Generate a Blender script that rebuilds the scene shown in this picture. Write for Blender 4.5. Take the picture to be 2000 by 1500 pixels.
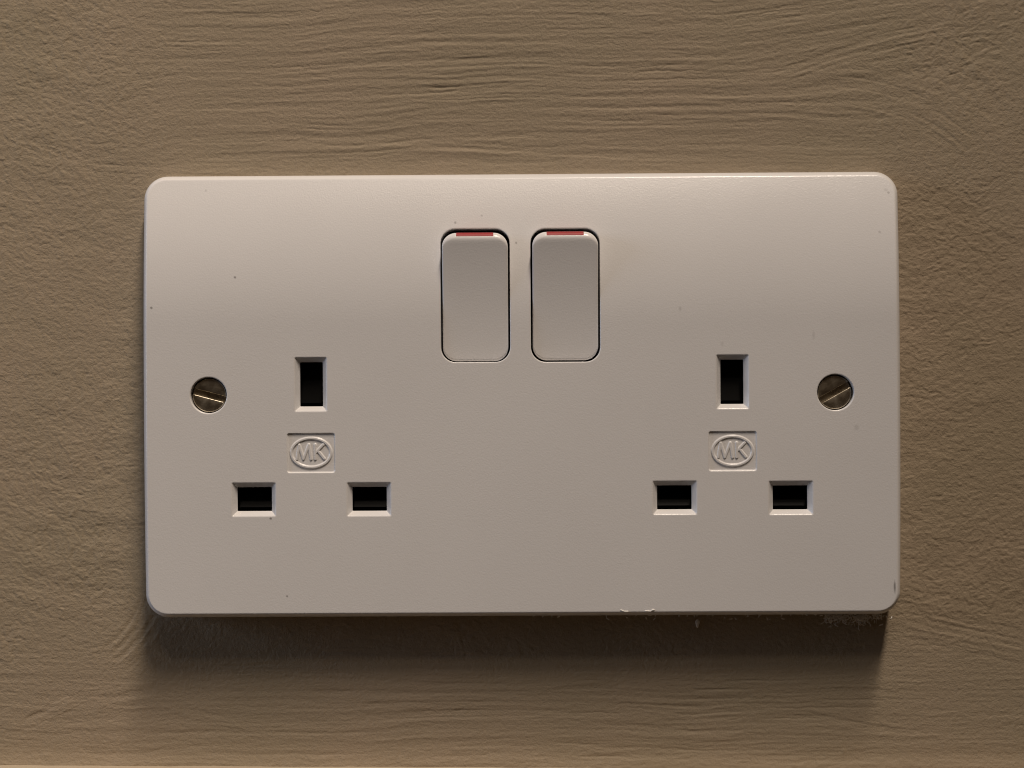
import bpy, bmesh, math, random
import numpy as np
from mathutils import Vector, Matrix
from mathutils.geometry import delaunay_2d_cdt

R = math.radians
MM = 0.001
scene = bpy.context.scene
for o in list(bpy.data.objects):
    bpy.data.objects.remove(o)

# ------------------------------------------------------------------ camera
# origin = centre of the socket, on the wall plane (y = 0); x right, z up, the room is at y < 0.  Lengths in mm.
PXMM = 10.08                     # photograph pixels per mm on the front of the plate
FRONT = -9.0                     # flat front of the plate
CAMD = 300.0
YAW = R(0.45)
TGT = (-1.9, FRONT, 1.9)
CAM = (TGT[0] + CAMD * math.sin(YAW), TGT[1] - CAMD * math.cos(YAW), TGT[2])
cam_data = bpy.data.cameras.new("camera")
cam = bpy.data.objects.new("camera", cam_data)
scene.collection.objects.link(cam)
cam.location = Vector(CAM) * MM
cam.rotation_euler = (R(90), 0, YAW)
cam_data.sensor_width = 36
cam_data.lens = 36 * CAMD / (2000 / PXMM)
cam_data.clip_start = 0.005
cam_data.clip_end = 50
scene.camera = cam

# ------------------------------------------------------------------ light: dim warm room, a long ceiling lamp above, a cool window to the left
world = bpy.data.worlds.new("World")
scene.world = world
world.use_nodes = True
bg = world.node_tree.nodes["Background"]
bg.inputs[0].default_value = (1.0, 0.64, 0.38, 1)
bg.inputs[1].default_value = 0.029


def area_lamp(name, loc, target, sx, sy, power, col, spread=180.0):
    """rectangle of sx by sy metres, its long side kept in the vertical plane square to the wall"""
    d = bpy.data.lights.new(name, 'AREA')
    d.shape = 'RECTANGLE'
    d.size, d.size_y = sx, sy
    d.energy = power
    d.color = col
    d.spread = R(spread)
    o = bpy.data.objects.new(name, d)
    scene.collection.objects.link(o)
    z = (Vector(loc) - Vector(target)).normalized()
    x = Vector((0, 1, 0)).cross(z).normalized()
    y = z.cross(x)
    m = Matrix((x, y, z)).transposed().to_4x4()
    m.translation = Vector(loc)
    o.matrix_world = m
    return o


key = area_lamp("ceiling_lamp", (0.26, -0.82, 1.62), (-0.66, -0.28, -0.05), 0.16, 0.73, 10.0, (1.0, 0.845, 0.70), 76)
far = area_lamp("far_ceiling_lamp", (-0.06, -1.16, 1.30), (0, 0, 0), 0.34, 0.13, 2.1, (1.0, 0.845, 0.70))
win = area_lamp("window_light", (-1.4, -0.27, 0.22), (0, 0, 0), 0.45, 0.5, 5.0, (0.66, 0.78, 1.0))

scene.view_settings.view_transform = 'Standard'
scene.view_settings.look = 'None'
scene.view_settings.gamma = 1
scene.view_settings.exposure = 0
scene.render.engine = 'CYCLES'
scene.cycles.filter_width = 1.05


# ------------------------------------------------------------------ helpers
def link(o, parent=None):
    scene.collection.objects.link(o)
    if parent:
        o.parent = parent
    return o


def mesh_obj(name, verts, faces, mat, parent=None, smooth=True, sharp=None, merge=None):
    """verts in mm"""
    me = bpy.data.meshes.new(name)
    me.from_pydata([(x * MM, y * MM, z * MM) for x, y, z in verts], [], faces)
    if merge is not None:
        bm = bmesh.new()
        bm.from_mesh(me)
        bmesh.ops.remove_doubles(bm, verts=bm.verts, dist=merge * MM)
        bmesh.ops.dissolve_degenerate(bm, dist=1e-4 * MM, edges=bm.edges)
        bm.to_mesh(me)
        bm.free()
    me.polygons.foreach_set("use_smooth", [smooth] * len(me.polygons))
    if sharp is not None:
        me.set_sharp_from_angle(angle=R(sharp))
    me.materials.append(mat)
    o = bpy.data.objects.new(name, me)
    return link(o, parent)


def grid_obj(name, P, mat, parent=None):
    """P: (rows, cols, 3) array of mm, rows upward (z), cols to the right (x); faces look towards -y"""
    r, c, _ = P.shape
    me = bpy.data.meshes.new(name)
    me.vertices.add(r * c)
    me.vertices.foreach_set("co", (P.reshape(-1, 3) * MM).astype(np.float32).ravel())
    idx = np.arange(r * c).reshape(r, c)
    q = np.stack([idx[:-1, :-1], idx[:-1, 1:], idx[1:, 1:], idx[1:, :-1]], -1).reshape(-1, 4)
    n = len(q)
    me.loops.add(n * 4)
    me.loops.foreach_set("vertex_index", q.ravel().astype(np.int32))
    me.polygons.add(n)
    me.polygons.foreach_set("loop_start", np.arange(0, n * 4, 4, dtype=np.int32))
    me.polygons.foreach_set("use_smooth", np.ones(n, dtype=bool))
    me.update(calc_edges=True)
    me.validate()
    me.materials.append(mat)
    return link(bpy.data.objects.new(name, me), parent)


def rrect(a, b, r, n=8, per=0):
    """rounded rectangle, half sizes a, b, anticlockwise seen from the room; `per` extra points along each side"""
    r = max(r, 0.01)
    pts = []
    corners = [(a - r, b - r, 0), (-(a - r), b - r, 90), (-(a - r), -(b - r), 180), (a - r, -(b - r), 270)]
    for k, (cx, cy, a0) in enumerate(corners):
        for i in range(n + 1):
            t = R(a0 + 90 * i / n)
            pts.append((cx + r * math.cos(t), cy + r * math.sin(t)))
        if per:
            p = pts[-1]
            nx, ny, na = corners[(k + 1) % 4]
            q = (nx + r * math.cos(R(na)), ny + r * math.sin(R(na)))
            for i in range(1, per + 1):
                f = i / (per + 1)
                pts.append((p[0] + (q[0] - p[0]) * f, p[1] + (q[1] - p[1]) * f))
    return pts


_rng = np.random.RandomState(7)
_LAT = _rng.rand(512, 512).astype(np.float32) * 2 - 1


def vnoise(x, y, seed=0):
    x = np.asarray(x, dtype=np.float64) + seed * 37.13
    y = np.asarray(y, dtype=np.float64) + seed * 91.71
    xi = np.floor(x).astype(np.int64)
    yi = np.floor(y).astype(np.int64)
    fx = x - xi
    fy = y - yi
    fx = fx * fx * fx * (fx * (fx * 6 - 15) + 10)
    fy = fy * fy * fy * (fy * (fy * 6 - 15) + 10)
    x0, x1, y0, y1 = xi & 511, (xi + 1) & 511, yi & 511, (yi + 1) & 511
    a = _LAT[y0, x0] * (1 - fx) + _LAT[y0, x1] * fx
    b = _LAT[y1, x0] * (1 - fx) + _LAT[y1, x1] * fx
    return a * (1 - fy) + b * fy


def sstep(a, b, x):
    t = np.clip((x - a) / (b - a), 0, 1)
    return t * t * (3 - 2 * t)


# ------------------------------------------------------------------ materials
class NT:
    def __init__(self, name):
        self.m = bpy.data.materials.new(name)
        self.m.use_nodes = True
        self.t = self.m.node_tree
        self.b = self.t.nodes["Principled BSDF"]
        self.tc = self.t.nodes.new("ShaderNodeTexCoord")

    def n(self, kind, **kw):
        nd = self.t.nodes.new(kind)
        for k, v in kw.items():
            setattr(nd, k, v)
        return nd

    def l(self, a, b):
        self.t.links.new(a, b)

    def noise(self, scale, detail=3, rough=0.55):
        nd = self.n("ShaderNodeTexNoise")
        nd.inputs["Scale"].default_value = scale
        nd.inputs["Detail"].default_value = detail
        nd.inputs["Roughness"].default_value = rough
        self.l(self.tc.outputs["Object"], nd.inputs["Vector"])
        return nd.outputs["Fac"]

    def ramp(self, fac, stops):
        nd = self.n("ShaderNodeValToRGB")
        cr = nd.color_ramp
        cr.elements[0].position, cr.elements[0].color = stops[0][0], (*stops[0][1], 1)
        cr.elements[1].position, cr.elements[1].color = stops[-1][0], (*stops[-1][1], 1)
        for p, c in stops[1:-1]:
            e = cr.elements.new(p)
            e.color = (*c, 1)
        self.l(fac, nd.inputs["Fac"])
        return nd.outputs["Color"]

    def bump(self, h, strength, dist):
        nd = self.n("ShaderNodeBump")
        nd.inputs["Strength"].default_value = strength
        nd.inputs["Distance"].default_value = dist
        self.l(h, nd.inputs["Height"])
        self.l(nd.outputs["Normal"], self.b.inputs["Normal"])


def px_plate(X, Y):
    """photograph pixel -> (u, v) in mm on the front of the plate"""
    r = R(0.33)
    dx, dy = X - 1019.0, Y - 769.0
    return ((dx * math.cos(r) - dy * math.sin(r)) / PXMM, -(dx * math.sin(r) + dy * math.cos(r)) / PXMM)


def plastic(name, spots=()):
    t = NT(name)
    col = t.ramp(t.noise(28, 4), [(0.3, (0.695, 0.686, 0.685)), (0.7, (0.725, 0.716, 0.715))])
    for (X, Y, rx, rz, dark) in spots:
        u, v = px_plate(X, Y)
        mp = t.n("ShaderNodeMapping")
        mp.vector_type = 'POINT'
        mp.inputs["Location"].default_value = (-u / rx, 0, -v / rz)
        mp.inputs["Scale"].default_value = (1 / (rx * MM), 0, 1 / (rz * MM))
        t.l(t.tc.outputs["Object"], mp.inputs["Vector"])
        wob = t.n("ShaderNodeTexNoise")
        wob.inputs["Scale"].default_value = 1.3
        t.l(mp.outputs["Vector"], wob.inputs["Vector"])
        ln = t.n("ShaderNodeVectorMath", operation='LENGTH')
        t.l(mp.outputs["Vector"], ln.inputs[0])
        ad = t.n("ShaderNodeMath", operation='ADD')
        t.l(ln.outputs["Value"], ad.inputs[0])
        t.l(wob.outputs["Fac"], ad.inputs[1])
        mr = t.n("ShaderNodeMapRange")
        mr.inputs["From Min"].default_value = 1.0
        mr.inputs["From Max"].default_value = 1.7
        mr.inputs["To Min"].default_value = dark * .72
        mr.inputs["To Max"].default_value = 0.0
        t.l(ad.outputs[0], mr.inputs["Value"])
        mx = t.n("ShaderNodeMix", data_type='RGBA')
        t.l(mr.outputs["Result"], mx.inputs["Factor"])
        t.l(col, mx.inputs["A"])
        mx.inputs["B"].default_value = (0.035, 0.028, 0.02, 1)
        col = mx.outputs["Result"]
    t.l(col, t.b.inputs["Base Color"])
    rg = t.n("ShaderNodeMapRange")
    rg.inputs["To Min"].default_value = 0.21
    rg.inputs["To Max"].default_value = 0.29
    t.l(t.noise(90, 3), rg.inputs["Value"])
    t.l(rg.outputs["Result"], t.b.inputs["Roughness"])
    t.b.inputs["IOR"].default_value = 1.5
    t.bump(t.noise(3300, 2, 0.65), 0.65, 0.00004)
    return t.m


SPOTS = [(457, 541, .26, .26, .8), (294, 601, .28, .28, .8), (528, 1013, .28, .26, .85), (560, 1165, .24, .24, .7),
         (888, 432, .24, .28, .6), (940, 418, .24, .24, .35), (1008, 473, .24, .26, .5), (1328, 603, .3, .5, .25),
         (1588, 655, .3, .9, .18), (1672, 835, .5, .6, .2), (1721, 452, .3, .3, .3), (1743, 372, .28, .3, .45),
         (1738, 366, .5, .35, .2), (1746, 1146, .22, 1.25, .85), (392, 366, .25, .3, .25), (1410, 672, .3, .5, .15)]
M_PLASTIC = plastic("white_plastic_plate", SPOTS)
M_ROCKER = plastic("white_plastic_rocker")


def simple(name, col, rough, metal=0.0):
    t = NT(name)
    c2 = tuple(c * 0.8 for c in col)
    t.l(t.ramp(t.noise(300, 3), [(0.3, c2), (0.7, col)]), t.b.inputs["Base Color"])
    t.b.inputs["Roughness"].default_value = rough
    t.b.inputs["Metallic"].default_value = metal
    return t.m


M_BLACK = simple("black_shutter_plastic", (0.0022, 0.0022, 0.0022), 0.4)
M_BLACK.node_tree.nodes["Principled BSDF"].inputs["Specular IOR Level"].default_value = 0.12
M_RED = simple("red_marker_plastic", (0.33, 0.013, 0.017), 0.5)
M_PAINTDRIP = simple("pale_dried_paint", (0.8, 0.78, 0.75), 0.5)
M_DUST = simple("grey_dust", (0.75, 0.72, 0.68), 0.95)


def screw_metal():
    t = NT("tarnished_brass")
    t.l(t.ramp(t.noise(520, 4, 0.6), [(0.25, (0.22, 0.185, 0.14)), (0.5, (0.46, 0.405, 0.315)), (0.75, (0.64, 0.59, 0.49))]), t.b.inputs["Base Color"])
    t.b.inputs["Metallic"].default_value = 1
    rg = t.n("ShaderNodeMapRange")
    rg.inputs["To Min"].default_value = 0.22
    rg.inputs["To Max"].default_value = 0.5
    t.l(t.noise(700, 3), rg.inputs["Value"])
    t.l(rg.outputs["Result"], t.b.inputs["Roughness"])
    t.bump(t.noise(1500, 3, 0.65), 0.6, 0.00004)
    return t.m


M_SCREW = screw_metal()


def wall_paint(name, fine=True, col=((0.312, 0.256, 0.174), (0.352, 0.277, 0.196))):
    t = NT(name)
    t.l(t.ramp(t.noise(22, 5, 0.6), [(0.3, col[0]), (0.7, col[1])]), t.b.inputs["Base Color"])
    t.b.inputs["Roughness"].default_value = 0.72
    t.b.inputs["Specular IOR Level"].default_value = 0.35
    if fine:
        mp = t.n("ShaderNodeMapping")
        mp.inputs["Scale"].default_value = (0.35, 1, 1)
        t.l(t.tc.outputs["Object"], mp.inputs["Vector"])
        an = t.n("ShaderNodeTexNoise")
        an.inputs["Scale"].default_value = 1500
        an.inputs["Detail"].default_value = 3
        t.l(mp.outputs["Vector"], an.inputs["Vector"])
        mx = t.n("ShaderNodeMath", operation='MULTIPLY_ADD')
        t.l(an.outputs["Fac"], mx.inputs[0])
        mx.inputs[1].default_value = 0.35
        t.l(t.noise(1350, 4, 0.72), mx.inputs[2])
        t.bump(mx.outputs[0], 0.9, 0.00021)
    return t.m


M_WALL = wall_paint("brown_wall_paint")
M_SKIRT = wall_paint("brown_skirting_paint", col=((0.40, 0.33, 0.24), (0.44, 0.365, 0.265)))

# ------------------------------------------------------------------ wall: brush-marked paint as real relief
SW = cam_data.lens / 36 * 2000 / (CAMD - FRONT)        # photograph pixels per mm on the wall


def build_wall():
    STEP = 0.165
    xs = np.arange(-107, 107 + STEP, STEP)
    zs = np.arange(-77, 81 + STEP, STEP)
    Xm, Zm = np.meshgrid(xs, zs)
    X = 1000 + (Xm - CAM[0]) * SW + 2          # photograph pixel of each wall point
    Y = 750 - (Zm - CAM[2]) * SW
    # where long brush strokes run, where the stippled roller texture shows
    bx = 60 * vnoise(X / 180, Y / 140, 3)
    by = 40 * vnoise(X / 150, Y / 110, 4)
    w_top = sstep(360, 300, Y + by * .5) * sstep(80, 420, X + bx) * sstep(1880, 1600, X + bx)
    w_bot = sstep(1230, 1330, Y + by) * (0.55 + 0.45 * sstep(100, 420, X + bx)) * (1 - .35 * sstep(1500, 1900, X))
    ws = np.clip(np.maximum(w_top, w_bot), 0, 1)
    # brush flow
    psi = Y + 15 * vnoise(X / 800, Y / 420, 5) + 5 * vnoise(X / 160, Y / 90, 6)
    psi = psi + 0.16 * np.maximum(X - 1380, 0) * sstep(240, 60, Y)
    psi = psi - 0.20 * np.maximum(330 - X, 0) * sstep(60, 260, Y) * sstep(700, 330, Y)
    s = X + 40 * vnoise(X / 200, Y / 12, 8)
    h = np.zeros_like(X)
    # fine crinkle of the bristle lines, so that they break up and never run as clean curves
    cr = psi + 3.0 * vnoise(X / 26, Y / 10, 7) + 1.3 * vnoise(X / 11, Y / 6, 9)
    st = 0.034 * vnoise(s / 130, psi / 4.6, 11) + 0.050 * vnoise(s / 360, psi / 8.5, 12) + 0.024 * vnoise(s / 50, cr / 4.0, 13) + 0.028 * vnoise(s / 500, psi / 26, 14)
    st = st + 0.016 * vnoise(s / 22, cr / 4.6, 19)
    gate = sstep(-.1, .5, vnoise(X / 200, Y / 50, 16))
    g = vnoise(s / 420, (psi + .4 * (cr - psi)) / 7, 15)
    st = st - 0.24 * np.maximum(g - 0.5, 0) * gate + 0.16 * np.maximum(-g - 0.55, 0) * gate
    g2 = vnoise(s / 170, (psi + .5 * (cr - psi)) / 5.5, 32)
    st = st - 0.2 * np.maximum(g2 - 0.5, 0) * sstep(0, .5, vnoise(X / 130, Y / 40, 33))
    short = vnoise(s / 42, cr / 7, 17)
    st = st - 0.12 * np.maximum(short - .6, 0) * sstep(0, .6, vnoise(X / 120, Y / 70, 18))
    h += 0.9 * ws * st * (1.0 + 0.45 * vnoise(X / 130, Y / 45, 34))
    # stipple, slightly lengthened sideways
    sl = Y - 0.28 * (X - 100) * sstep(420, 60, X) + 0.12 * (X - 1800) * sstep(1700, 1900, X) + 8 * vnoise(X / 60, Y / 50, 20)
    wx, wy = X + 6 * vnoise(X / 17, Y / 13, 35), sl + 4 * vnoise(X / 15, Y / 12, 36)
    op = 0.0085 * vnoise(wx / 14, wy / 9.5, 21) + 0.0095 * vnoise(wx / 7.5, wy / 5.5, 22) + 0.018 * vnoise(X / 60, sl / 40, 23) + .004 * vnoise(X / 5, Y / 4, 37)
    rd = vnoise(wx / 17, wy / 8, 24)
    op = op + 0.022 * np.maximum(vnoise(wx / 11, wy / 7, 38) - .55, 0) - 0.03 * np.maximum(vnoise(wx / 12, wy / 6, 39) - .6, 0)
    op = op - 0.012 * (np.abs(rd) < .16) * (1 - np.abs(rd) / .16) * sstep(-.2, .5, vnoise(X / 90, Y / 80, 25))
    h += 4.3 * (1 - ws * .85) * op * (0.55 + 0.45 * sstep(-.5, .6, vnoise(X / 190, Y / 170, 26)))
    # gentle waviness of the plaster
    h += 0.10 * vnoise(X / 420, Y / 380, 27) + 0.035 * vnoise(X / 150, Y / 130, 28)

    def bundle(t, s01, width, amp, lines, seed):
        """bristle lines across t, tapered along s01 (0..1)"""
        m = sstep(width, width * .75, np.abs(t)) * sstep(0, .18, s01) * sstep(1, .8, s01)
        return 2.6 * amp * m * (vnoise(t / (width * 2 / lines), s01 * 2.2, seed) + .4 * vnoise(t / (width / lines), s01 * 4, seed + 1))

    def line(x0, y0, x1, y1, width, amp, lines, seed, bow=0):
        L = math.hypot(x1 - x0, y1 - y0)
        ux, uy = (x1 - x0) / L, (y1 - y0) / L
        ss = ((X - x0) * ux + (Y - y0) * uy) / L
        tt = -(X - x0) * uy + (Y - y0) * ux - bow * 4 * ss * (1 - ss)
        return bundle(tt, ss, width, amp, lines, seed)

    def arc(cx, cy, rad, a0, a1, width, amp, lines, seed):
        aa = np.degrees(np.arctan2(Y - cy, X - cx))
        return bundle(np.hypot(X - cx, Y - cy) - rad, (aa - a0) / (a1 - a0), width, amp, lines, seed)

    h += line(1480, 150, 1850, 48, 26, .018, 8, 40, -12)
    h += line(1560, 118, 1990, 20, 40, .012, 12, 42)
    h += arc(1600, 571, 400, -96, -42, 46, .020, 14, 44)
    h += arc(1620, 640, 520, -84, -52, 40, .014, 9, 46)
    h += line(1760, 60, 1960, 270, 50, .012, 9, 48)
    h += line(1900, 90, 1700, 300, 60, .010, 9, 50)
    h += line(-20, 250, 150, 335, 24, .018, 6, 52)
    h += line(90, 318, 520, 338, 14, .022, 4, 54, 4)
    h += arc(60, 1100, 225, 12, 62, 26, .026, 6, 56)
    h += arc(90, 1130, 215, 20, 58, 14, .020, 4, 58)
    h += line(20, 1420, 140, 1360, 14, .036, 2, 60)
    h += line(0, 1390, 320, 1350, 40, .018, 6, 61, 10)
    h += line(1720, 1205, 2000, 1262, 46, .018, 14, 62)
    h += line(1440, 1368, 1800, 1440, 12, .024, 2, 64, 8)
    h += line(1180, 1480, 1720, 1452, 10, .026, 2, 66, -8)
    h += line(280, 1380, 520, 1430, 12, .020, 2, 68)
    h += line(560, 262, 1420, 318, 22, .018, 5, 70, 6)
    h += line(420, 285, 1250, 300, 12, .020, 3, 72)
    h += line(1760, 380, 1900, 455, 14, .022, 2, 74)
    h += line(1890, 430, 2000, 470, 30, .022, 4, 76)
    h += line(815, 215, 830, 150, 3, .02, 1, 78, 3)
    for (cx, cy, rx, ry, a) in [(195, 507, 7, 6, .06), (1625, 1466, 5, 5, .10), (1878, 1271, 7, 5, .07), (1440, 1358, 6, 5, -.07),
                                (1452, 1396, 10, 6, .06), (237, 1275, 9, 7, .09), (398, 205, 7, 4, .05), (1727, 1388, 9, 5, .06),
                                (70, 1476, 9, 4, .07), (170, 1376, 12, 9, .05), (1850, 925, 8, 3, .03), (1957, 520, 10, 3, .03),
                                (400, 15, 4, 14, .03), (1050, 360, 8, 4, .03), (65, 140, 20, 4, .03), (95, 125, 16, 4, .03)]:
        h += a * np.exp(-((X - cx) / rx) ** 2 - ((Y - cy) / ry) ** 2)
    # specks of grit where the streaks meet the plate
    h += ws * -0.05 * np.maximum(vnoise(X / 8, Y / 6, 80) - .72, 0) * sstep(220, 300, Y)
    # paint ridge along the skirting, thickening to the corner
    h += 0.25 * sstep(1470, 1500, Y + 3 * vnoise(X / 50, X * 0, 81) + 2 * vnoise(X / 12, X * 0, 82)) * (Y > 1400)
    edge = sstep(107, 106, np.abs(Xm)) * sstep(79, 78, np.abs(Zm - 2))
    P = np.stack([Xm, -h * edge, Zm], -1)
    w = grid_obj("wall", P, M_WALL)
    w["kind"] = "structure"
    w["label"] = "taupe brown painted wall with brush marks behind the socket"
    # the wall goes on, plain, beyond the frame
    big = 1500
    v = [(xs[0], 0, zs[0]), (xs[-1], 0, zs[0]), (xs[-1], 0, zs[-1]), (xs[0], 0, zs[-1]), (-big, 0, -300), (big, 0, -300), (big, 0, big), (-big, 0, big)]
    o = mesh_obj("wall_surround", v, [(0, 4, 5, 1), (1, 5, 6, 2), (2, 6, 7, 3), (3, 7, 4, 0)], M_WALL, smooth=False)
    o["kind"] = "structure"
    o["label"] = "plain stretch of taupe brown wall around the close-up"


build_wall()


def build_skirting():
    n = 700
    xs = np.linspace(-110, 110, n)
    prof = [(0.6, -0.1), (-1.5, 0), (-3, 0.02), (-5, 0), (-6.5, -.05), (-7.4, -.3), (-7.9, -.8), (-8, -1.6), (-8, -40), (-8, -90)]
    rows = []
    for k, (y, z) in enumerate(reversed(prof)):
        fade = 1 if z > -3 else 0.3
        X = 1000 + xs * SW
        dz = 0.10 * vnoise(X / 70, X * 0 + k * .7, 90) + 0.05 * vnoise(X / 22, X * 0 + k, 91)
        base = -74.55 - 0.0030 * xs
        rows.append(np.stack([xs, np.full(n, float(y)) + .05 * vnoise(X / 60, X * 0 + k, 92), base + z + dz * fade], -1))
    o = grid_obj("skirting_board", np.stack(rows, 0), M_SKIRT)
    o["kind"] = "structure"
    o["label"] = "taupe painted skirting board whose top edge shows along the bottom"


build_skirting()

# ------------------------------------------------------------------ the socket
root = bpy.data.objects.new("double_socket", None)
root.empty_display_size = 0.02
link(root)
root.rotation_euler = (0, R(-0.33), 0)
root["label"] = "white plastic double wall socket with two rocker switches on the brown wall"
root["category"] = "wall socket"

TILT = math.tan(R(20))
V0, V1 = 14.0, 42.0
FLARE = 0.9 / 300                # the sides open out a little as the face falls back


def curve(v):
    """how far the face falls back towards the wall above the flat part"""
    if v <= V0:
        return 0.0
    if v < V1:
        return TILT * (v - V0) ** 2 / (2 * (V1 - V0))
    return TILT * (V1 - V0) / 2 + TILT * (v - V1)


def bow(u, v):
    return u + math.copysign(max(0.0, abs(u) - 60) / 13.0, u) * 0.28 * (1 - (v / 43.0) ** 2)


PA, PB, PR = 73.4, 43.05, 4.6
PU, PV = -0.1, -0.22

# centre (px), half sizes (mm)
EARTH = [(606.3, 750.5), (1430.3, 745.5)]
LIVE = [(494.8, 975.8), (720.4, 975.2), (1317.7, 971.8), (1544.0, 971.8)]
SCREWS = [(406.4, 772.0, -15), (1630.4, 766.0, 29)]
LOGOS = [(606.8, 884.7), (1430.5, 880.7)]
ROCKERS = [(928.0, 576.5), (1104.0, 576.0)]

PIN_PROF = [(-.2, 0), (-.08, 0), (.02, .02), (.11, .07), (.19, .14), (.27, .24), (.92, 1.0), (.98, 1.08), (1.0, 1.25)]
ROCK_PROF = [(-.16, 0), (0, 0), (.05, .015), (.1, .05), (.14, .12), (.15, .25), (.15, 7.0)]
SCREW_PROF = [(-.16, 0), (0, 0), (.06, .02), (.13, .07), (.18, .16), (.2, .3), (.2, 2.6)]


# section of the rolled edge: a quick turn at the front, then a long slope that steepens into the side
EDGE = [(0.0, 0.0)]
for k in range(60):
    q = k / 59 * 2.25
    th = R(46) * min(1, q / .36) + R(38) * max(0, q - .36) / 1.89
    EDGE.append((EDGE[-1][0] + math.cos(th) * 2.25 / 60, EDGE[-1][1] + math.sin(th) * 2.25 / 60))


def build_plate():
    verts, faces = [], []

    def add_loop(pts3):
        i = len(verts)
        verts.extend(pts3)
        return list(range(i, i + len(pts3)))

    def surf(u, v, dep):
        fl = 1 + FLARE * curve(v)
        return (bow(u, v) * fl, FRONT + curve(v) + dep, v * fl)

    holes2d = []

    def hole(px, a, b, r, prof, n, per=0, circle=None):
        cu, cv = px_plate(*px)
        prev = None
        for k, (d, dep) in enumerate(prof):
            if circle:
                pts = [(cu + (circle - d) * math.cos(2 * math.pi * i / n), cv + (circle - d) * math.sin(2 * math.pi * i / n)) for i in range(n)]
            else:
                pts = [(cu + x, cv + y) for x, y in rrect(a - d, b - d, max(r - d * .8, .12), n, per)]
            if k == 0:
                holes2d.append(pts)
            lp = add_loop([surf(x, y, dep) for x, y in pts])
            if prev:
                m = len(lp)
                for i in range(m):
                    j = (i + 1) % m
                    faces.append((prev[j], prev[i], lp[i], lp[j]))
            prev = lp

    for p in EARTH:
        hole(p, 3.2, 5.3, .35, PIN_PROF, 4, 2)
    for p in LIVE:
        hole(p, 4.33, 3.32, .35, PIN_PROF, 4, 2)
    for p in ROCKERS:
        hole(p, 6.86, 13.1, 3.0, ROCK_PROF, 10, 20)
    for x, y, _ in SCREWS:
        hole((x, y), 0, 0, 0, SCREW_PROF, 56, circle=3.66)
    for p in LOGOS:
        cu, cv = px_plate(*p)
        holes2d.append([(cu + x, cv + y) for x, y in [(4.85, 4.05), (-4.85, 4.05), (-4.85, -4.05), (4.85, -4.05)]])

    # rolled outer edge, then the sides back to the wall
    prev = None
    RE = EDGE[-1][0]
    chain = [(RE + .25, 0.0)] + [(max(0.0, RE - EDGE[k][0]), EDGE[k][1]) for k in (0, 2, 4, 6, 9, 12, 18, 25, 33, 42, 51, 60)]
    outer2d = None
    for k, (d, dep) in enumerate(chain):
        pts = [(x + PU, y + PV) for x, y in rrect(PA - d, PB - d, PR - d, 14, 40)]
        if k == 0:
            outer2d = pts
        lp = add_loop([surf(x, y, dep) for x, y in pts])
        if prev:
            m = len(lp)
            for i in range(m):
                j = (i + 1) % m
                faces.append((prev[i], lp[i], lp[j], prev[j]))
        prev = lp
    back = add_loop([(bow(x, y) * (1.0005 + FLARE * curve(y)), -0.02, y * (1.0005 + FLARE * curve(y))) for x, y in [(x + PU, y + PV) for x, y in rrect(PA, PB, PR, 14, 40)]])
    m = len(back)
    for i in range(m):
        j = (i + 1) % m
        faces.append((prev[i], back[i], back[j], prev[j]))

    # face: constrained triangulation between the outline and the openings
    cverts, cedges = [], []
    for lp in [outer2d] + holes2d:
        i0 = len(cverts)
        cverts += [Vector(p) for p in lp]
        cedges += [(i0 + i, i0 + (i + 1) % len(lp)) for i in range(len(lp))]

    def inside(pt, poly):
        x, y = pt
        c = False
        j = len(poly) - 1
        for i in range(len(poly)):
            xi, yi = poly[i]
            xj, yj = poly[j]
            if (yi > y) != (yj > y) and x < (xj - xi) * (y - yi) / (yj - yi) + xi:
                c = not c
            j = i
        return c

    boxes = [(min(p[0] for p in l), max(p[0] for p in l), min(p[1] for p in l), max(p[1] for p in l)) for l in holes2d]
    for gx in np.arange(-70.5, 71, 2.35):
        for gy in np.arange(-40.5, 41, 0.9 if False else 1.2):
            if any(b[0] - .4 < gx < b[1] + .4 and b[2] - .4 < gy < b[3] + .4 for b in boxes):
                continue
            if not inside((gx - PU, gy - PV), rrect(PA - 2.2, PB - 2.2, PR - 2, 4)):
                continue
            cverts.append(Vector((gx, gy)))
    ov, oe, of, *_ = delaunay_2d_cdt(cverts, cedges, [], 0, 1e-5)
    base = len(verts)
    verts.extend([surf(p.x, p.y, 0) for p in ov])
    for f in of:
        c = sum((ov[i] for i in f), Vector((0, 0))) / len(f)
        c = (c.x, c.y)
        if not inside(c, outer2d):
            continue
        if any(b[0] < c[0] < b[1] and b[2] < c[1] < b[3] and inside(c, l) for b, l in zip(boxes, holes2d)):
            continue
        faces.append(tuple(base + i for i in f))
    o = mesh_obj("faceplate", verts, faces, M_PLASTIC, root, merge=0.004)
    me = o.data
    bm = bmesh.new()
    bm.from_mesh(me)
    bmesh.ops.recalc_face_normals(bm, faces=bm.faces)
    # the plate is open at the back: make sure that the face looks into the room
    s = sum(f.normal.y * f.calc_area() for f in bm.faces)
    if s > 0:
        bmesh.ops.reverse_faces(bm, faces=bm.faces)
    bm.to_mesh(me)
    bm.free()
    return o


plate = build_plate()


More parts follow.
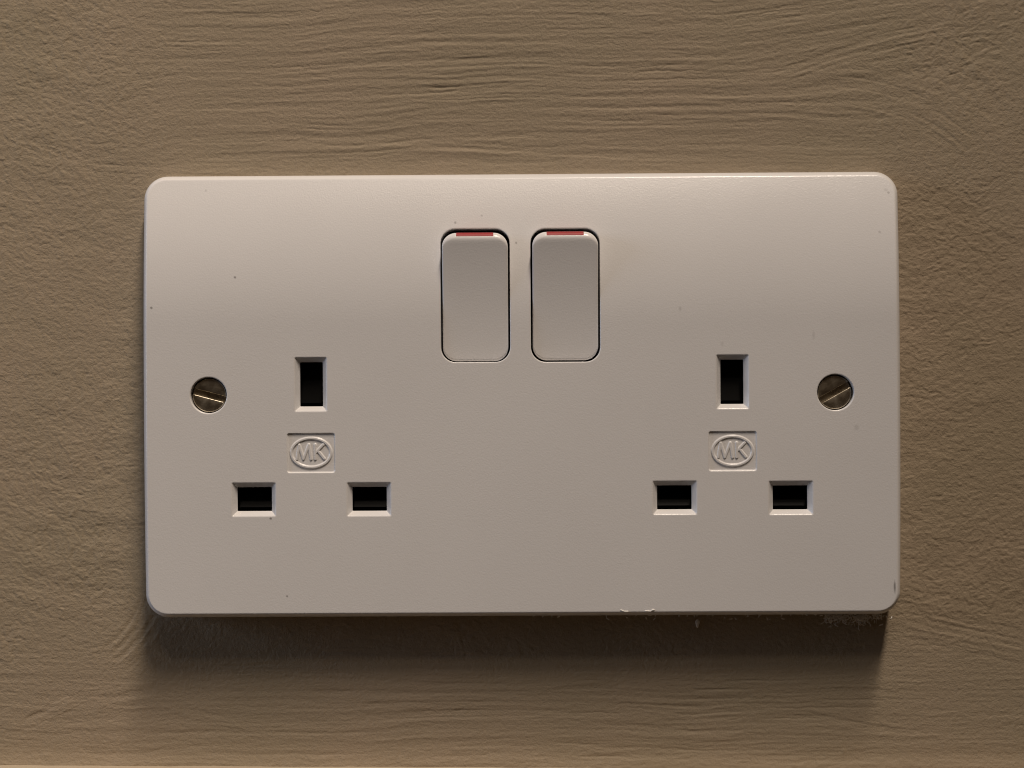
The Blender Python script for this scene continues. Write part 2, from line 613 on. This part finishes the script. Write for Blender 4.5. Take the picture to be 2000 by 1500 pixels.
# raised maker's mark in its sunk panel
def build_logo(px, first=None):
    cu, cv = px_plate(*px)
    if first:
        o = first.copy()
        link(o, root)
        o.location = Vector((cu, 0, cv)) * MM
        return o
    S = 0.05
    xs = np.linspace(-4.85, 4.85, int(9.7 / S) + 1)
    zs = np.linspace(-4.05, 4.05, int(8.1 / S) + 1)
    X, Z = np.meshgrid(xs, zs)
    a, b, r = 4.72, 3.92, .55
    qx, qz = np.abs(X) - (a - r), np.abs(Z) - (b - r)
    sd = np.hypot(np.maximum(qx, 0), np.maximum(qz, 0)) + np.minimum(np.maximum(qx, qz), 0) - r
    rec = 0.30 * sstep(0.0, -0.30, sd)                    # depth of the sunk panel

    def L(x, y):                                           # pixel of the left mark -> mm
        return ((x - 606.8) / PXMM, -(y - 884.7) / PXMM)

    segs = []
    Mp = [L(578.6, 897), L(583.4, 869.2), L(591.6, 896.6), L(602.4, 869.2), L(606.6, 897)]
    segs += list(zip(Mp[:-1], Mp[1:]))
    segs += [(L(615, 869), L(614.8, 897)), (L(616, 884), L(630.6, 869)), (L(619.8, 880.6), L(632.6, 896.4))]
    dist = np.full_like(X, 99.0)
    for (x0, z0), (x1, z1) in segs:
        dx, dz = x1 - x0, z1 - z0
        t = np.clip(((X - x0) * dx + (Z - z0) * dz) / (dx * dx + dz * dz), 0, 1)
        dist = np.minimum(dist, np.hypot(X - x0 - t * dx, Z - z0 - t * dz))
    let = 0.19 * sstep(0.40, 0.14, dist)
    ex, ez = 3.86, 2.82
    rad = np.hypot(X / ex, Z / ez)
    gl = np.hypot(X / ex ** 2, Z / ez ** 2) / np.maximum(rad, 1e-6)
    de = np.abs(rad - 1) / np.maximum(gl, 1e-6)
    ring = 0.22 * sstep(0.42, 0.12, de)
    y = FRONT + rec - np.maximum(let, ring)
    o = grid_obj("logo_badge", np.stack([X, y, Z], -1), M_PLASTIC2, root)
    o.location = Vector((cu, 0, cv)) * MM
    return o


M_PLASTIC2 = M_ROCKER
lg = build_logo(LOGOS[0])
build_logo(LOGOS[1], lg)


# black shutters behind the pin openings
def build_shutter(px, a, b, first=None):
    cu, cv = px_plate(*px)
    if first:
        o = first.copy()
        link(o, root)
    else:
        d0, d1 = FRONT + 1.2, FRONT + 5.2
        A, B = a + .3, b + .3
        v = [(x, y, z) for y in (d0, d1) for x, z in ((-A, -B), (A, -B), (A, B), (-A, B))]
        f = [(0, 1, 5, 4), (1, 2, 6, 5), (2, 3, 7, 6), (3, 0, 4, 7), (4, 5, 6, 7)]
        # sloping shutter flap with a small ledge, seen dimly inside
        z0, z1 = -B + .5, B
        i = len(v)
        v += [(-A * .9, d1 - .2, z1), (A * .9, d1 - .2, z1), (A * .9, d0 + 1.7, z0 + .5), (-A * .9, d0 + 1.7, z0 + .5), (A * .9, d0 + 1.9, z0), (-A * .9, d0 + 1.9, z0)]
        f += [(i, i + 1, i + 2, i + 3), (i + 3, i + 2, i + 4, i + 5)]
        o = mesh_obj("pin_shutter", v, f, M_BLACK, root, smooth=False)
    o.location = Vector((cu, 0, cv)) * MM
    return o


e = None
for p in EARTH:
    s_ = build_shutter(p, 2.3, 4.35, e)
    e = e or s_
e = None
for p in LIVE:
    s_ = build_shutter(p, 3.4, 2.4, e)
    e = e or s_


# rocker switches
RB_A, RB_B, RB_R = 6.36, 12.44, 2.75


def rock_face(v):
    t = (v + RB_B) / (2 * RB_B)
    return FRONT + 0.60 - 2.35 * t ** 1.9


def build_rocker(px, first=None):
    cu, cv = px_plate(*px)
    if first:
        o = first.copy()
        link(o, root)
        o.location = Vector((cu, 0, cv - .36)) * MM
        o.location.z += 0.22 * MM
        o.rotation_euler = (R(0.5), 0, 0)
        for ch in list(first.children):
            c = ch.copy()
            link(c, o)
        return o
    base = rrect(RB_A, RB_B, RB_R, 12, 24)
    n = len(base)
    nor = []
    for i in range(n):
        p, q = base[i - 1], base[(i + 1) % n]
        tx, tz = q[0] - p[0], q[1] - p[1]
        L = math.hypot(tx, tz)
        nor.append((tz / L, -tx / L))
    verts, faces = [], []

    def ring(pts):
        i = len(verts)
        verts.extend(pts)
        return list(range(i, i + n))

    def join(a, b):
        for i in range(n):
            j = (i + 1) % n
            faces.append((a[i], a[j], b[j], b[i]))

    rho = []
    for x, z in nor:
        up = max(0.0, z)
        dn = max(0.0, -z)
        rho.append(0.32 + 1.33 * up ** 1.2 + 0.25 * dn)
    prev = ring([(x, FRONT + 7.0, z) for x, z in base])
    NB = 10
    last = None
    for k in range(NB + 1):
        f = math.pi / 2 * (1 - k / NB)
        pts = []
        for (x, z), (nx, nz), rh in zip(base, nor, rho):
            d, dep = rh * (1 - math.sin(f)), rh * (1 - math.cos(f))
            xx, zz = x - nx * d, z - nz * d
            pts.append((xx, rock_face(zz) + dep, zz))
        lp = ring(pts)
        join(prev, lp)
        prev, last = lp, pts
    NI = 9
    for k in range(1, NI + 1):
        t = k / NI
        pts = []
        for (x, y, z) in last:
            zc = max(-(RB_B - RB_A), min(RB_B - RB_A, z))
            xx, zz = x * (1 - t), z + (zc - z) * t
            pts.append((xx, rock_face(zz), zz))
        lp = ring(pts)
        join(prev, lp)
        prev = lp
    o = mesh_obj("rocker_switch", verts, faces, M_ROCKER, root, merge=0.003)
    o.location = Vector((cu, 0, cv - .36)) * MM
    # red marker let into the top of the rocker
    W = 3.62
    rh = 1.65
    mv, mf = [], []
    prof = [(0, 3.0), (0, 2.0)] + [(rh * (1 - math.sin(f)), rh * (1 - math.cos(f))) for f in [math.pi / 2 * (1 - i / 9 * .69) for i in range(10)]]
    cols = [-W, -W + .06] + [-W + .06 + (2 * W - .12) * i / 8 for i in range(1, 8)] + [W - .06, W]
    nc = len(cols)
    for k, (d, dep) in enumerate(prof):
        z = RB_B - d
        f = math.pi / 2 if k < 2 else math.pi / 2 * (1 - (k - 2) / 9 * .69)
        for c, x in enumerate(cols):
            off = 0.045 if 0 < c < nc - 1 and k < len(prof) - 1 else -0.05
            mv.append((x, rock_face(z) + dep - off * math.cos(f), z + off * math.sin(f)))
    for k in range(len(prof) - 1):
        for c in range(nc - 1):
            i = k * nc + c
            mf.append((i, i + 1, i + nc + 1, i + nc))
    mesh_obj("red_marker", mv, mf, M_RED, o, sharp=40)
    return o


rk = build_rocker(ROCKERS[0])
build_rocker(ROCKERS[1], rk)


# slotted screws
def build_screw(px, ang, first=None):
    cu, cv = px_plate(*px)
    if first:
        o = first.copy()
        link(o, root)
    else:
        RH, W = 3.28, 0.56
        verts, faces = [], []
        for side in (1, -1):
            prev = None
            prof = [(0, 1.2), (0, .22), (.03, .12), (.09, .05), (.17, .015), (.3, 0), (.9, -.05), (1.3, -.06)]
            for d, dep in prof:
                r, w = RH - d, W + min(d, .12) * .55 + max(d - .12, 0) * .9
                a0 = math.asin(min(1, w / r))
                arc = [(r * math.cos(t), r * math.sin(t)) for t in np.linspace(a0, math.pi - a0, 40)]
                ch = [(x, w) for x in np.linspace(-r * math.cos(a0), r * math.cos(a0), 14)[1:-1]]
                pts = [(x * side, z * side) for x, z in arc + ch]
                i = len(verts)
                verts += [(x, dep, z) for x, z in pts]
                lp = list(range(i, i + len(pts)))
                if prev:
                    m = len(lp)
                    for q in range(m):
                        j = (q + 1) % m
                        faces.append((prev[q], prev[j], lp[j], lp[q]))
                prev = lp
            faces.append(tuple(prev))
        i = len(verts)
        verts += [(RH * math.cos(t), .75, RH * math.sin(t)) for t in np.linspace(0, 2 * math.pi, 40, endpoint=False)]
        faces.append(tuple(range(i, i + 40)))
        o = mesh_obj("screw", verts, faces, M_SCREW, root, sharp=50)
    o.location = Vector((cu, FRONT + .62, cv)) * MM
    o.rotation_euler = (0, R(-ang), 0)
    return o


sc = build_screw(SCREWS[0][:2], SCREWS[0][2])
build_screw(SCREWS[1][:2], SCREWS[1][2], sc)


# dark well at the bottom of the screw holes and behind the rockers: the back box of the fitting
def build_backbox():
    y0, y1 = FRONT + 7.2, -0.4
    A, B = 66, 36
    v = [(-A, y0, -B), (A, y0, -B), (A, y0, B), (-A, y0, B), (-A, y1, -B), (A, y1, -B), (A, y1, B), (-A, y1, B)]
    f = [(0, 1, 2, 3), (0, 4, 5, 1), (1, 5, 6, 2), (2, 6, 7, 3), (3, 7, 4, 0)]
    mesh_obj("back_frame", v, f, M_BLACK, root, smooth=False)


build_backbox()


# dried paint smears on the lower edge of the plate
def build_smears():
    random.seed(4)
    for pts in ([(1213, 1191.5), (1219, 1194), (1226, 1194)], [(1262, 1193), (1270, 1193.5), (1277, 1190)]):
        bm = bmesh.new()
        for k in range(len(pts) - 1):
            for q in range(4):
                f = q / 4
                X = pts[k][0] * (1 - f) + pts[k + 1][0] * f
                Y = pts[k][1] * (1 - f) + pts[k + 1][1] * f
                u, v = px_plate(X, Y)
                d = EDGE[-1][0] - max(0.0, v + PB - PV)             # how far down the rolled edge
                y = FRONT + next((e[1] for e in EDGE if e[0] >= d), EDGE[-1][1])
                s = random.uniform(.15, .24)
                bmesh.ops.create_icosphere(bm, subdivisions=2, radius=1, matrix=Matrix.Translation((u * MM, y * MM, v * MM)) @ Matrix.Diagonal((s * 1.5 * MM, s * .8 * MM, s * .8 * MM, 1)))
        me = bpy.data.meshes.new("paint_smear")
        bm.to_mesh(me)
        bm.free()
        me.polygons.foreach_set("use_smooth", [True] * len(me.polygons))
        me.materials.append(M_PAINTDRIP)
        link(bpy.data.objects.new("paint_smear", me), root)


build_smears()


def wall_pt(X, Y):
    return (CAM[0] + (X - 1002) / SW, CAM[2] - (Y - 750) / SW)


def build_drip():
    x, z = wall_pt(1340, 1216)
    bm = bmesh.new()
    bmesh.ops.create_icosphere(bm, subdivisions=3, radius=1)
    for v in bm.verts:
        c = v.co
        w = 0.46 * (1 - 0.45 * max(0, -c.z)) * (1 + .1 * math.sin(5 * c.z))
        c.x, c.y, c.z = c.x * w * MM, c.y * .3 * MM, c.z * (1.0 if c.z < 0 else .75) * MM
    me = bpy.data.meshes.new("paint_drip")
    bm.to_mesh(me)
    bm.free()
    me.polygons.foreach_set("use_smooth", [True] * len(me.polygons))
    me.materials.append(M_PAINTDRIP)
    o = link(bpy.data.objects.new("paint_drip", me))
    o.location = Vector((x, -.1, z)) * MM
    o["label"] = "tiny pale dried paint drip on the wall in the shadow under the socket"
    o["category"] = "paint drip"


build_drip()


def build_fluff():
    rnd = random.Random(11)
    bm = bmesh.new()
    for k in range(340):
        if k < 240:
            cx = rnd.choice([1592, 1606, 1614, 1620, 1640, 1648, 1655, 1662, 1690]) + rnd.gauss(0, 6)
            cy = 1198 + abs(rnd.gauss(0, 8))
        else:                                              # ragged old paint line along the foot of the plate
            cx = rnd.uniform(960, 1700) + rnd.gauss(0, 10)
            cy = 1196 + abs(rnd.gauss(0, 3.5)) * (1 + .8 * math.sin(cx / 37) + .6 * math.sin(cx / 13))
        x, z = wall_pt(cx, cy)
        p = Vector((x, -rnd.uniform(.3, 2.2), z))
        d = Vector((rnd.gauss(0, .5), rnd.gauss(0, .25), -abs(rnd.gauss(.3, .5)))).normalized()
        pv = None
        for q in range(5 if k < 150 else 3):
            w = .06 if k < 150 else .10
            ring = [bm.verts.new((p + Vector(c)) * MM) for c in ((w, 0, w), (-w, 0, w), (0, w, -w))]
            if pv:
                for i in range(3):
                    bm.faces.new((pv[i], pv[(i + 1) % 3], ring[(i + 1) % 3], ring[i]))
            pv = ring
            d = (d + Vector((rnd.gauss(0, .5), rnd.gauss(0, .3), rnd.gauss(0, .4)))).normalized()
            p = p + d * .28
            p.y = min(p.y, -.05)
    me = bpy.data.meshes.new("dust_fluff")
    bm.to_mesh(me)
    bm.free()
    me.materials.append(M_DUST)
    o = link(bpy.data.objects.new("dust_fluff", me))
    o["kind"] = "stuff"
    o["label"] = "grey dust fluff clinging under the lower right edge of the socket"
    o["category"] = "dust"


build_fluff()
